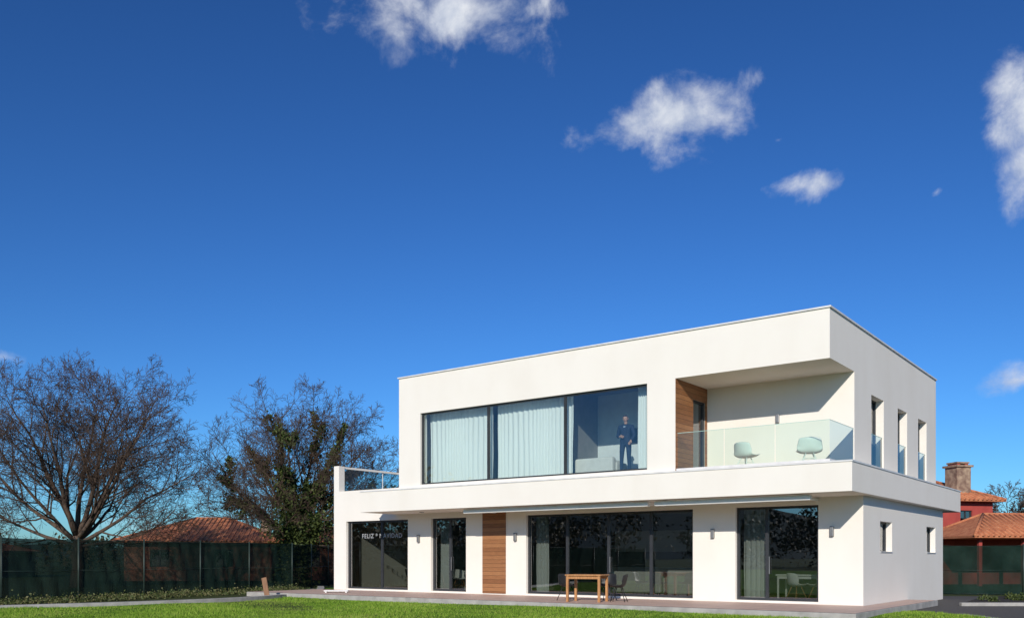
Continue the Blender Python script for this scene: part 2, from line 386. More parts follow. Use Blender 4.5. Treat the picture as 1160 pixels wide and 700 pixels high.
boxes('soffit_spotlights',[(x-.06,x+.06,.85,.97,ZB-.02,ZB-.001) for x in (-15,-11.5,-8,-4.5,-1.5)],GREYM,H)
boxes('porch_slab',[(-21.5,1.2,-1.9,1.7,0,.17),(.35,1.2,1.7,6.5,0,.17)],KERB,H,.01)
sheet('porch_tiles',[(-21.45,-1.86),(1.16,-1.86),(1.16,6.4),(.36,6.4),(.36,1.69),(-21.45,1.69)],.176,TILE,H)
# interiors
boxes('ground_floor_boards',[(-20.3,.05,2.0,11.06,.05,.22)],OAKFL,H)
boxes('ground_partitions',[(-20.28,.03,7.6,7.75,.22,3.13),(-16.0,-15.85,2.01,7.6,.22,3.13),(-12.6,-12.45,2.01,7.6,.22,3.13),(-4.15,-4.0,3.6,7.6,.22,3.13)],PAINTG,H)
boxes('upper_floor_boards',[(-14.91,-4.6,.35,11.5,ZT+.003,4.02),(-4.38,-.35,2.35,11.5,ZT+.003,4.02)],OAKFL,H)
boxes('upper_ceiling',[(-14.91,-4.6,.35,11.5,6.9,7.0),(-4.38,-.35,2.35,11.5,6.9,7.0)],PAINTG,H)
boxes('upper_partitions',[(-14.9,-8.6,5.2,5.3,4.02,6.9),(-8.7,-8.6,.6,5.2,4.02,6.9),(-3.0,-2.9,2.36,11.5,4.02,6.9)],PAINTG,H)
boxes('bedroom_back_wall',[(-8.6,-4.61,2.7,2.8,4.02,6.9)],PAINTW,H)
boxes('bedroom_picture',[(-7.6,-6.9,2.66,2.7,5.2,5.7)],FRAME,H)
boxes('kitchen_units',[(-10.6,-7.0,7.0,7.58,.22,1.12),(-10.6,-7.0,7.2,7.58,1.7,2.5)],WHITE,H,.01)
boxes('staircase',[(-19.8+i*.28,-19.52+i*.28,6.2,7.3,.22+.17*i,.4+.17*i) for i in range(12)],OAKFL,H)
curtain('upper_curtain_left',-14.2,-11.35,4.03,6.6,.5,H,.04,.17,1)
curtain('upper_curtain_mid',-11.2,-8.15,4.03,6.6,.52,H,.04,.17,2)
curtain('upper_curtain_edge',-5.85,-5.2,4.03,6.6,.5,H,.05,.11,3)
curtain('ground_curtain_0',-10.85,-10.3,.24,2.95,2.25,H,.05,.11,4)
curtain('ground_curtain_1',-3.25,-2.5,.24,2.95,2.25,H,.05,.12,5)
curtain('ground_curtain_2',-15.3,-14.8,.24,2.95,2.25,H,.05,.12,6)
# greeting letters stuck on the wing window
LETM=mat('greeting_letters_paint',(.42,.43,.43),(.38,.39,.39),rough=.6,bs=0)
tc=bpy.data.curves.new('greeting_letters','FONT'); tc.body='FELIZ * NAVIDAD'; tc.size=.25; tc.extrude=.002; tc.space_character=1.15
tc.materials.append(LETM)
to=bpy.data.objects.new('greeting_letters',tc); link(to,H); to.location=(-19.1,1.835,2.25); to.rotation_euler=(R(90),0,0)

# ------------------------------------------------------------------ furniture
hr=R(-37.1)
def w2(x,y):
    return (8.126+x*math.cos(hr)-y*math.sin(hr), 23+x*math.sin(hr)+y*math.cos(hr))
def place(e,x,y,z,rz):
    X,Y=w2(x,y); e.location=(X,Y,z); e.rotation_euler=(0,0,hr+rz)
def shell_chair(name,x,y,z,rz,m,legm,low=False):
    e=empty(name)
    w=.25 if not low else .33; sh=.45 if not low else .36; bh=.82 if not low else .76
    prof=[(-.22,sh+.02),(-.2,sh),(-.08,sh-.02),(.06,sh-.025),(.15,sh+.01),(.2,sh+.1),(.23,sh+.22),(.26,bh)]
    V=[];F=[];n=9
    for i,(py,pz) in enumerate(prof):
        ww=w*(1-.12*max(0,i-5)/2)
        for k in range(n):
            t=-1+2*k/(n-1)
            V.append((t*ww,py-(.10*t*t if i>4 else 0),pz+(.07 if i<6 else 0)*t*t*t*t+(.03 if i==7 else 0)*(-t*t)))
    for i in range(len(prof)-1):
        for k in range(n-1):
            a=i*n+k; F.append((a,a+1,a+n+1,a+n))
    o=meshobj('shell',V,F,m,e,True)
    s=o.modifiers.new('s','SOLIDIFY'); s.thickness=.018; sb=o.modifiers.new('b','SUBSURF'); sb.levels=1; sb.render_levels=1
    T=Tubes()
    for sx in (-1,1):
        for sy in (-1,1):
            T.add([Vector((sx*.1,sy*.08,sh-.03)),Vector((sx*.22,sy*.22,0))],[.014,.011],6)
    T.add([Vector((-.16,-.15,.2)),Vector((.16,.15,.2))],[.006,.006],5); T.add([Vector((.16,-.15,.2)),Vector((-.16,.15,.2))],[.006,.006],5)
    T.obj('legs',[legm],e)
    place(e,x,y,z,rz); return e
def table(name,x,y,z,rz,lx,ly,h,m,leg=.04):
    e=empty(name)
    boxes('top',[(-lx/2,lx/2,-ly/2,ly/2,h-.04,h)],m,e,.004)
    boxes('apron',[(-lx/2+.08,lx/2-.08,s*(ly/2-.06)-.012,s*(ly/2-.06)+.012,h-.13,h-.04) for s in (-1,1)],m,e)
    boxes('legs',[(sx*(lx/2-.06)-leg,sx*(lx/2-.06)+leg,sy*(ly/2-.06)-leg,sy*(ly/2-.06)+leg,0,h-.04) for sx in (-1,1) for sy in (-1,1)],m,e,.004)
    place(e,x,y,z,rz); return e
PZ=.178
table('wooden_table',-6.84,-.75,PZ,R(12),1.1,.8,.8,PINE,.035)
shell_chair('garden_chair',-7.75,-.45,PZ,R(80),BLACK,BLACK)
shell_chair('garden_chair',-6.0,-.35,PZ,R(-70),BLACK,BLACK)
shell_chair('garden_chair',-6.75,.25,PZ,R(10),BLACK,BLACK)
shell_chair('balcony_chair',-2.62,.9,ZT+.03,R(160),WHITE,WHITE,True)
shell_chair('balcony_chair',-.85,.95,ZT+.03,R(205),WHITE,WHITE,True)
shell_chair('dining_chair',-14.9,2.9,FL,R(60),WHITE,PINE)
shell_chair('dining_chair',-14.1,2.8,FL,R(-60),WHITE,PINE)
shell_chair('dining_chair',-14.6,4.3,FL,R(0),WHITE,PINE)
table('dining_table',-14.5,3.7,FL,0,1.1,.8,.75,WHITE,.025)
shell_chair('dining_chair',-1.75,2.5,FL,R(150),WHITE,PINE)
shell_chair('dining_chair',-1.15,2.6,FL,R(-110),WHITE,PINE)
table('dining_table',-1.9,3.5,FL,0,1.4,.8,.75,WHITE,.025)
shell_chair('dining_chair',-17.2,2.7,FL,R(120),BLACK,BLACK)
def sofa(name,x,y,z,rz,L,h=.8):
    e=empty(name)
    boxes('seat',[(-L/2+.16,L/2-.16,-.42,.25,.12,.42)],SOFAM,e,.04)
    boxes('back',[(-L/2+.02,L/2-.02,.2,.44,.1,h)],SOFAM,e,.06)
    boxes('arms',[(-L/2,-L/2+.17,-.45,.22,.1,h*.75),(L/2-.17,L/2,-.45,.22,.1,h*.75)],SOFAM,e,.05)
    n=max(1,round(L/.75)); cw=(L-.36)/n
    boxes('cushions',[(-L/2+.18+i*cw,-L/2+.17+(i+1)*cw,-.4,.2,.425,.54) for i in range(n)],SOFAM,e,.04)
    boxes('feet',[(sx*(L/2-.12)-.02,sx*(L/2-.12)+.02,sy-.02,sy+.02,0,.12) for sx in (-1,1) for sy in (-.35,.35)],BLACK,e)
    place(e,x,y,z,rz); return e
sofa('sofa',-7.7,1.4,4.02,R(180),1.45,.6)
sofa('sofa',-7.3,3.3,FL,R(180),2.0,.8)
sofa('armchair',-5.5,2.8,FL,R(200),.95,.85)

# ------------------------------------------------------------------ MAN
def skin(name,verts,edges,rad,mats,parent,sub=2,root=0):
    me=bpy.data.meshes.new(name); me.from_pydata(verts,edges,[])
    o=bpy.data.objects.new(name,me); col.objects.link(o)
    o.modifiers.new('skin','SKIN')
    if not me.skin_vertices:
        bm=bmesh.new(); bm.from_mesh(me); bm.verts.layers.skin.verify(); bm.to_mesh(me); bm.free()
    sd=me.skin_vertices[0].data
    for i,r in enumerate(rad):
        sd[i].radius=r if isinstance(r,tuple) else (r,r); sd[i].use_root=(i==root)
    s=o.modifiers.new('sub','SUBSURF'); s.levels=sub; s.render_levels=sub
    dg=bpy.context.evaluated_depsgraph_get(); dg.update()
    m2=bpy.data.meshes.new_from_object(o.evaluated_get(dg)); bpy.data.objects.remove(o)
    m2.materials.clear()
    for m in mats: m2.materials.append(m)
    for p in m2.polygons: p.use_smooth=True; p.material_index=0
    o2=bpy.data.objects.new(name,m2); link(o2,parent); return o2
SUIT=mat('navy_suit',(.016,.028,.065),(.010,.018,.045),scale=8,rough=.8,bs=.4,bscale=14,bd=.02)
SHIRT=mat('pale_shirt',(.3,.36,.46),(.27,.32,.4),rough=.8,bs=0)
SKINM=mat('skin_tone',(.5,.28,.2),(.44,.24,.17),rough=.5,bs=0)
HAIR=mat('dark_hair',(.03,.02,.015),(.02,.014,.01),rough=.7,bs=.4)
SHOE=mat('shoe_leather',(.03,.02,.015),(.02,.015,.012),rough=.35,bs=0)
def man():
    e=empty('standing_man')
    V=[(0,0,.98),(0,.0,1.12),(0,.01,1.28),(0,.02,1.42),(0,.02,1.50),
       (.10,0,.90),(.11,-.01,.50),(.12,.015,.10),(.13,-.10,.05),
       (-.10,0,.90),(-.12,-.02,.50),(-.14,.01,.10),(-.16,-.10,.05),
       (.19,.02,1.42),(.27,.03,1.14),(.22,-.13,.98),
       (-.19,.02,1.42),(-.27,.04,1.14),(-.13,-.17,1.10)]
    E=[(0,1),(1,2),(2,3),(3,4),(0,5),(5,6),(6,7),(7,8),(0,9),(9,10),(10,11),(11,12),(3,13),(13,14),(14,15),(3,16),(16,17),(17,18)]
    r=[(.165,.12),(.155,.115),(.175,.125),(.16,.11),(.065,.065),.098,.068,.05,.042,.098,.068,.05,.042,.072,.055,.042,.072,.055,.042]
    b=skin('body',V,E,r,[SUIT,SHOE,SHIRT],e)
    for p in b.data.polygons:
        c=p.center
        if c.z<.09: p.material_index=1
        elif c.z>1.32 and c.y<-.06 and abs(c.x)<.01+.06*(c.z-1.32)/.2: p.material_index=2
    bm=bmesh.new(); bmesh.ops.create_uvsphere(bm,u_segments=24,v_segments=18,radius=1)
    for v in bm.verts:
        x,y,z=v.co
        w=.078*(1-.22*max(0,-z)); v.co=Vector((x*w,y*.098*(1-.08*max(0,-z)),z*.122))
        if y<-.5 and z<-.4: v.co.y-=.008
        if z>.05 and z<.35 and y<-.8: v.co.y+=.004
    me=bpy.data.meshes.new('head'); bm.to_mesh(me); bm.free(); me.materials.append(SKINM); me.materials.append(HAIR)
    for p in me.polygons:
        p.use_smooth=True; c=p.center
        if c.z>.062 or (c.y>.01 and c.z>-.045) or (abs(c.x)>.066 and c.z>.0): p.material_index=1
    h=bpy.data.objects.new('head',me); link(h,e); h.location=(0,-.01,1.66); h.rotation_euler=(R(8),0,R(5))
    meshobj('nose',[(-.013,-.092,-.03),(.013,-.092,-.03),(0,-.122,-.028),(0,-.094,.018)],[(0,1,2),(0,2,3),(1,3,2)],SKINM,h)
    boxes('mouth',[(-.024,.024,-.097,-.089,-.06,-.053)],mat('lips',(.3,.1,.08),rough=.5,bs=0),h)
    boxes('brows_eyes',[(-.043,-.017,-.097,-.088,.012,.022),(.017,.043,-.097,-.088,.012,.022)],HAIR,h)
    boxes('ears',[(-.087,-.076,-.012,.018,-.03,.03),(.076,.087,-.012,.018,-.03,.03)],SKINM,h,.004)
    skin('neck',[(0,.015,1.48),(0,.005,1.54),(0,-.005,1.61)],[(0,1),(1,2)],[.06,.056,.055],[SKINM],e)
    for s,(wx,wy,wz),dirv in ((1,(.22,-.13,.98),Vector((-.25,-.55,-.8)).normalized()),(-1,(-.13,-.17,1.10),Vector((.9,-.35,-.05)).normalized())):
        W=Vector((wx,wy,wz)); side=dirv.cross(Vector((0,-1,.3))).normalized(); up=side.cross(dirv)
        V=[W-dirv*.02,W+dirv*.04,W+dirv*.085]; Ed=[(0,1),(1,2)]; r=[.028,(.036,.022),(.036,.02)]
        for k,(off,ln) in enumerate([(-.03,.068),(-.01,.078),(.01,.073),(.03,.058)]):
            b0=len(V); p0=W+dirv*.08+side*off
            V+= [p0,p0+dirv*ln*.45-up*.004,p0+dirv*ln*.8-up*.02,p0+dirv*ln-up*.036]
            Ed+=[(2,b0),(b0,b0+1),(b0+1,b0+2),(b0+2,b0+3)]; r+=[.0095,.009,.0085,.007]
        b0=len(V); V+=[W+dirv*.03-side*.035,W+dirv*.06-side*.058,W+dirv*.09-side*.062-up*.01]; Ed+=[(1,b0),(b0,b0+1),(b0+1,b0+2)]; r+=[.014,.011,.009]
        skin('hand',[tuple(v) for v in V],Ed,r,[SKINM],e,1)
    boxes('lapels',[(-.075,-.04,-.128,-.118,1.2,1.42),(.04,.075,-.128,-.118,1.2,1.42)],SUIT,e,.004)
    place(e,-6.33,.62,4.02,R(8)); return e
man()

# ------------------------------------------------------------------ TREES
def tree_mesh(name,seed,parent,th=3.2,tr=.3,limbL=6.0,limbs=(),kids=(8,7,6,3),minr=.007,seg4=2):
    rng=random.Random(seed); T=Tubes(); skel=[]
    def rnd(): return Vector((rng.gauss(0,1),rng.gauss(0,1),rng.gauss(0,1)))
    SEG=[8,6,4,3,seg4]; SID=[8,5,4,3,3]; WOB=[.085,.11,.13,.15,.16]; TRO=[.03,.04,.035,.03,.02]
    def branch(p,d,L,r,lv):
        n=SEG[lv]; pts=[p.copy()]; rr=[r]; end=.15 if lv<2 else .3
        for i in range(n):
            d=(d+rnd()*WOB[lv]+Vector((0,0,TRO[lv]))).normalized(); p=p+d*(L/n); pts.append(p.copy())
            rr.append(max(minr,r*(1-(i+1)/n*(1-end))))
        T.add(pts,rr,SID[lv],0 if lv<2 else 1)
        if lv<2: skel.append((lv,pts,rr))
        if lv<4:
            k=kids[lv]; ph=rng.random()*6.28
            for j in range(k):
                t=.20+.80*(j+rng.random()*.9)/k; t=min(t,1)
                f=t*n; i=min(int(f),n-1); q=pts[i].lerp(pts[i+1],f-i); dd=(pts[i+1]-pts[i]).normalized()
                ph+=2.4+rng.random()*.6
                ax=dd.orthogonal().normalized(); ax.rotate(Quaternion(dd,ph))
                an=R(rng.uniform(26,56)); nd=(dd*math.cos(an)+ax*math.sin(an)).normalized()
                rc=rr[i]*.5
                branch(q,nd,L*rng.uniform(.42,.60)*(1.15-.5*t),max(minr,rc),lv+1)
    pts=[Vector((0,0,-.1))]; rr=[tr*1.4]
    for i in range(5):
        pts.append(Vector((rng.gauss(0,.04),rng.gauss(0,.04),th*(i+1)/5))); rr.append(tr*(1.12-.06*i))
    T.add(pts,rr,12,0); skel.append((-1,pts,rr))
    top=pts[-1]
    for az,an,ln,t in limbs:
        q=pts[0].lerp(top,t)+Vector((0,0,-.05)); az=R(az+rng.uniform(-8,8)); an=R(an)
        d=Vector((math.cos(az)*math.sin(an),math.sin(az)*math.sin(an),math.cos(an)))
        branch(q,d,limbL*ln,tr*(.30+.20*ln*math.cos(an)),0)
    o=T.obj(name,[BARK,TWIG],parent)
    return o,skel
L1=[(80,5,1.02,1),(10,22,1.05,1),(170,24,1.03,1),(265,26,.97,1),(55,36,1.0,.97),(135,40,.97,.95),(0,46,1.08,.93),(185,48,1.1,.9),(320,50,.95,.92),(230,54,.9,.88),(350,64,1.05,.84),(165,68,1.0,.82),(90,58,.8,.9),(5,80,.8,.8)]
t1=empty('bare_oak_tree',(-21.7,45,0)); tree_mesh('trunk_and_branches',11,t1,th=2.6,tr=.29,limbL=7.0,limbs=L1,kids=(10,8,6,4))
L2=[(100,4,1.0,1),(175,20,1.04,1),(5,22,1.02,1),(270,26,.9,1),(30,42,1.0,.95),(150,44,1.0,.95),(0,58,1.05,.88),(185,60,1.05,.86),(310,50,.85,.92),(225,52,.85,.9),(95,50,.75,.9),(350,78,.8,.8)]
t2=empty('ivy_covered_tree',(-11.4,48,0)); o,sk=tree_mesh('trunk_and_branches',5,t2,th=2.6,tr=.27,limbL=6.4,limbs=L2,kids=(9,8,6,4))
rng=random.Random(3); C=[];S=[]
li=0
def ivy_along(pts,rng_i,cnt,rad):
    for i in rng_i:
        for _ in range(cnt):
            q=pts[i].lerp(pts[i+1],rng.random()); lump=.4+.95*abs(math.sin(q.z*2.3+q.x*1.7))*abs(math.cos(q.z*1.1+q.y*2))
            v=Vector((rng.gauss(0,1),rng.gauss(0,1),rng.gauss(0,1))).normalized()*rad(i)*lump*rng.uniform(.3,1.3)
            v.z-=.15*rng.random()
            C.append(tuple(q+v)); S.append(rng.uniform(.06,.12))
for lv,pts,rr in sk:
    if lv==-1: ivy_along(pts,range(5),650,lambda i:1.0)
    if lv==0:
        li+=1
        reach=[4,7,5,5,4,4,3,2,3,3,3,1][li-1]
        ivy_along(pts,range(reach),300,lambda i:.72-.075*i)
    if lv==1 and li<=8 and rng.random()<.4:
        ivy_along(pts,range(3),110,lambda i:.42-.06*i)
leaves_mesh('ivy',C,S,IVY,t2,4)
L3=[(80,5,1,1),(0,30,1,1),(180,30,1,1),(270,35,.9,.95),(45,50,.9,.9),(140,52,.9,.9),(340,62,.8,.85),(200,62,.8,.85)]
t3=empty('bare_tree',(-18.0,64,0)); tree_mesh('trunk_and_branches',21,t3,th=1.8,tr=.18,limbL=4.9,limbs=L3,kids=(7,6,5,2),minr=.012)
t4=empty('bare_tree',(35.5,62,0)); tree_mesh('trunk_and_branches',31,t4,th=1.4,tr=.2,limbL=4.5,limbs=L3,kids=(8,7,6,2),minr=.014)

rng=random.Random(9); C=[];S=[]
def clump(x,y,h,w,n):
    subs=[(rng.uniform(-w,w),rng.uniform(-w,w),rng.uniform(.3,.85)*h,rng.uniform(.25,.5)*w) for _ in range(9)]
    for _ in range(n):
        s=rng.choice(subs); v=Vector((rng.gauss(0,1),rng.gauss(0,1),rng.gauss(0,1))).normalized()*s[3]*rng.uniform(.6,1.15)
        C.append((x+s[0]+v.x,y+s[1]+v.y,max(.1,s[2]+v.z))); S.append(rng.uniform(.18,.4))
for i in range(80):
    az=R(rng.uniform(-165,-62)); d=rng.uniform(75,120); clump(math.sin(az)*d,math.cos(az)*d,rng.uniform(5,12),rng.uniform(3,6),500)
for i in range(26):
    az=R(rng.uniform(95,190)); d=rng.uniform(80,120); clump(math.sin(az)*d,math.cos(az)*d,rng.uniform(5,10),rng.uniform(3,5),400)
for i in range(46):
    az=R(rng.uniform(-60,60)); d=rng.uniform(110,160); clump(math.sin(az)*d,math.cos(az)*d,rng.uniform(3,5.2),rng.uniform(4,7),380)
leaves_mesh('distant_trees',C,S,FARLEAF,None,5)

def hills():
    V=[];F=[];n=240
    for i in range(n):
        az=2*math.pi*i/n; d=1700
        deg=(math.degrees(az)+180)%360-180
        base=22+14*math.sin(az*5+1)+9*math.sin(az*13+2)+5*math.sin(az*29)
        if -150<deg<-70: base+=95*math.exp(-((deg+112)/16)**2)+40*math.exp(-((deg+85)/9)**2)
        h=max(12,base) if not -60<deg<60 else 16+6*math.sin(az*9)+3*math.sin(az*23)
        V+=[(math.sin(az)*(d-250),math.cos(az)*(d-250),-1),(math.sin(az)*d,math.cos(az)*d,h)]
    for i in range(n):
        a=2*i; b=2*((i+1)%n); F.append((a,b,b+1,a+1))
    return meshobj('hills',V,F,mat('hill_vegetation',(.07,.1,.09),(.045,.07,.06),scale=.02,rough=1,bs=0),None,True)
hills()

# ------------------------------------------------------------------ GROUND
sheet('ground',[(-2600,-2600),(2600,-2600),(2600,2600),(-2600,2600)],0,FIELD)
kp=[Vector((-18,22.5,0)),Vector((-13.8,25.5,0)),Vector((-11,27.7,0)),Vector((-8.9,30.4,0)),Vector((-8.0,34,0)),Vector((-7.9,38,0)),Vector((-9,43,0))]
def smoothline(p,it=3):
    for _ in range(it):
        q=[p[0]]
        for a,b in zip(p[:-1],p[1:]): q+=[a*.75+b*.25,a*.25+b*.75]
        q.append(p[-1]); p=q
    return p
ks=smoothline(kp)
nx,ny=90,90; V=[];F=[]
def lawnz(x,y): return .03+.035*math.sin(x*.35+1)*math.sin(y*.27)+.02*math.sin(x*1.1+y*.7)
def kerbx(y):
    for a,b in zip(ks[:-1],ks[1:]):
        if a.y<=y<=b.y and b.y>a.y: return a.x+(b.x-a.x)*(y-a.y)/(b.y-a.y)
    return ks[0].x if y<ks[0].y else ks[-1].x
for j in range(ny+1):
    y=-20+j/ny*62
    x0=kerbx(y) if y>22.5 else -18-(22.5-y)*1.4
    for i in range(nx+1):
        x=x0+(11.0-x0)*i/nx; V.append((x,y,lawnz(x,y)))
for j in range(ny):
    for i in range(nx):
        a=j*(nx+1)+i; F.append((a,a+1,a+nx+2,a+nx+1))
meshobj('lawn',V,F,LAWN,None,True)
def in_porch(X,Y):
    dx,dy=X-8.126,Y-23; c,s=math.cos(hr),math.sin(hr)
    lx=dx*c+dy*s; ly=-dx*s+dy*c
    return (lx>-21.6)&(lx<1.3)&(ly>-1.98)
def blades(name,n,x0,x1,y0,y1,hmin,hmax,seed):
    rg=np.random.default_rng(seed); X=rg.uniform(x0,x1,n); Y=y0+(y1-y0)*rg.random(n)**1.3
    kx=np.array([kerbx(v) if v>22.5 else -30 for v in np.linspace(y0,y1,200)]); kk=np.interp(Y,np.linspace(y0,y1,200),kx)
    ok=(~in_porch(X,Y))&(X>kk+.15)&(X<11.0); X=X[ok];Y=Y[ok]; n=len(X)
    Z=.03+.035*np.sin(X*.35+1)*np.sin(Y*.27)+.02*np.sin(X*1.1+Y*.7)
    th=rg.uniform(0,6.28,n); h=rg.uniform(hmin,hmax,n)*(.75+.5*np.sin(X*1.3)*np.sin(Y*1.7)**2+.2); w=rg.uniform(.006,.012,n)
    lx=rg.normal(0,.025,n); ly=rg.normal(0,.025,n)
    P=np.zeros((n,3,3),dtype=np.float32)
    P[:,0]=np.stack([X-np.cos(th)*w,Y-np.sin(th)*w,Z-.01],1); P[:,1]=np.stack([X+np.cos(th)*w,Y+np.sin(th)*w,Z-.01],1); P[:,2]=np.stack([X+lx,Y+ly,Z+h],1)
    me=bpy.data.meshes.new(name); me.vertices.add(n*3); me.vertices.foreach_set('co',P.ravel())
    me.loops.add(n*3); me.loops.foreach_set('vertex_index',np.arange(n*3,dtype=np.int32))
    me.polygons.add(n); me.polygons.foreach_set('loop_start',np.arange(0,n*3,3,dtype=np.int32)); me.polygons.foreach_set('loop_total',np.full(n,3,dtype=np.int32))
    me.materials.append(BLADE); me.update(calc_edges=True); link(bpy.data.objects.new(name,me))
blades('grass',230000,-18,11,19.5,38,.03,.06,2)
V=[];F=[]
for i,p in enumerate(ks):
    d=(ks[min(i+1,len(ks)-1)]-ks[max(i-1,0)]).normalized(); nrm=Vector((-d.y,d.x,0))
    for o,z in ((-.0,-.05),(-.0,.13),(.3,.13),(.3,-.05)): V.append(tuple(p+nrm*o+Vector((0,0,z))))
for i in range(len(ks)-1):
    for k in range(3):
        a=i*4+k; F.append((a,a+1,a+5,a+4))
meshobj('concrete_kerb',V,F,KERB)
V=[];F=[]
for i,p in enumerate(ks):
    d=(ks[min(i+1,len(ks)-1)]-ks[max(i-1,0)]).normalized(); nrm=Vector((-d.y,d.x,0))
    V+= [tuple(p+nrm*.3+Vector((0,0,.012))),tuple(p+nrm*.8+Vector((0,0,.012)))]
for i in range(len(ks)-1): a=2*i; F.append((a,a+1,a+3,a+2))
meshobj('path',V,F,PATHM)
sheet('gravel_drive',[(11.0,8),(40,8),(40,33.5),(23,33.5),(16,34.5),(11.0,30)],.008,GRAVEL)
boxes('drive_kerb',[(11.0,11.12,5,22.1,-.05,.09)],KERB)
boxes('bed_kerb',[(13.6,40,27.2,27.35,-.05,.11)],KERB,None,.01)
sheet('planting_bed',[(13.6,27.35),(40,27.35),(40,33.4),(17.5,33.4)],.05,mat('dark_soil',(.04,.032,.025),(.02,.016,.012),scale=9,rough=1,bs=.8,bscale=30,bd=.05))
rng=random.Random(12); C=[];S=[]
for i in range(26):
    cx=rng.uniform(15.5,30); cy=rng.uniform(29,32.5); r=rng.uniform(.15,.35)
    for _ in range(150):
        v=Vector((rng.gauss(0,1),rng.gauss(0,1),abs(rng.gauss(0,1)))).normalized()*r*rng.uniform(.4,1); C.append((cx+v.x,cy+v.y,.05+v.z)); S.append(rng.uniform(.02,.05))
leaves_mesh('low_shrubs',C,S,IVY,None,8)
rng=random.Random(15); C=[];S=[]
for i in range(900):
    t=rng.random(); bx=-16.2+(-9.9+16.2)*t; by=27.5+13*t
    off=rng.uniform(.05,1.6)*rng.random(); cx=bx+.9*off; cy=by-.43*off; r=rng.uniform(.05,.14)
    for _ in range(14):
        C.append((cx+rng.gauss(0,r),cy+rng.gauss(0,r),abs(rng.gauss(0,r*.9))+.02)); S.append(rng.uniform(.02,.05))
leaves_mesh('rough_grass',C,S,leaf_mat('rough_grass_blades',(.04,.06,.015),(.08,.1,.03),(.17,.15,.07)),None,18)

# ------------------------------------------------------------------ FENCES
POST=mat('fence_post_green',(.03,.05,.04),(.02,.035,.03),rough=.5,bs=0)
def fence(name,pts,h,step,seed):
    e=empty(name); rg=random.Random(seed); V=[];F=[]; T=Tubes()
    path=[]
    for a,b in zip(pts[:-1],pts[1:]):
        a=Vector(a);b=Vector(b);n=max(1,round((b-a).length/step))
        for i in range(n): path.append(a.lerp(b,i/n))
    path.append(Vector(pts[-1]))
    for p in path: T.add([Vector((p.x,p.y,-.05)),Vector((p.x,p.y,h+.05))],[.03,.03],8)
    for z in (.06,h*.5,h-.02):
        for a,b in zip(path[:-1],path[1:]): T.add([Vector((a.x,a.y,z)),Vector(((a.x+b.x)/2,(a.y+b.y)/2,z-.015)),Vector((b.x,b.y,z))],[.006]*3,5)
    T.obj('posts_and_wires',[POST],e)
    nz=8
    for a,b in zip(path[:-1],path[1:]):
        d=(b-a); dn=Vector((d.x,d.y)).normalized(); nn=Vector((-dn.y,dn.x)); n=24; base=len(V); ph=rg.random()*6; am=rg.uniform(.03,.07)
        for i in range(n+1):
            for j in range(nz+1):
                t=i/n; z=.02+(h-.02)*j/nz; env=math.sin(math.pi*t)
                o=env*(am*math.sin(z*2.2+ph)+.03*math.sin(t*29+z*3+ph)+.015*math.sin(t*61-z*4+ph))+.036
                sag=-.05*env*(j==nz)*rg.uniform(.3,1)
                q=a+d*t; V.append((q.x+nn.x*o,q.y+nn.y*o,z+sag))
        for i in range(n):
            for j in range(nz):
                k=base+i*(nz+1)+j; F.append((k,k+nz+1,k+nz+2,k+1))
    meshobj('netting',V,F,NET,e,True)
fence('netted_fence',[(-22.5,16,0),(-15.9,28.0,0),(-9.9,40.5,0),(-9.0,52,0)],2.1,2.7,1)
fence('netted_fence',[(17.3,36.2,0),(26,34.2,0),(44,30.5,0)],1.97,2.6,2)

sb=empty('wooden_board',(-8.75,32.2,0)); o=boxes('board',[(-.09,.09,-.02,.02,0,.78)],BOARD,sb,.005); o.rotation_euler=(R(-8),R(-12),0)
boxes('foot',[(-.2,.2,-.05,.05,0,.05)],BOARD,sb,.005)
gb=empty('white_garden_bench',(-6.55,33.6,0)); boxes('seat',[(-.45,.45,-.18,.18,.22,.26)],WHITE,gb,.01); boxes('legs',[(-.4,-.35,-.15,.15,0,.22),(.35,.4,-.15,.15,0,.22)],WHITE,gb)

# ------------------------------------------------------------------ NEIGHBOURING HOUSES
def hip_roof(name,x0,x1,y0,y1,ze,zr,ov,parent,ridge=None):
    a,b,c,d=x0-ov,x1+ov,y0-ov,y1+ov; ym=(c+d)/2; k=min((d-c)/2*.9,(b-a)/2*.92)
    r0,r1=(a+k,b-k) if ridge is None else ridge
    t=.12
    V=[(a,c,ze),(b,c,ze),(b,d,ze),(a,d,ze),(r0,ym,zr),(r1,ym,zr),(a,c,ze-t),(b,c,ze-t),(b,d,ze-t),(a,d,ze-t)]
    F=[(0,1,5,4),(1,2,5),(2,3,4,5),(3,0,4),(0,6,7,1),(1,7,8,2),(2,8,9,3),(3,9,6,0),(6,9,8,7)]
    o=meshobj(name,V,F,RTILE,parent)
    T=Tubes()
    for p,q in ((4,5),(0,4),(3,4),(1,5),(2,5)): T.add([Vector(V[p]),Vector(V[q])],[.08,.08],6)
    run=ym-c
    for i in range(int((b-a)/.3)):
        x=a+.15+i*.3
        if x<r0: f=(x-a)/(r0-a)
        elif x>r1: f=(b-x)/(b-r1)
        else: f=1
        f=max(.04,f)
        T.add([Vector((x,c-.05,ze-.02)),Vector((x,c+run*f,ze-.02+(zr-ze)*f))],[.065,.065],5)
    T.obj(name+'_barrel_tiles',[RTILE],parent); return o
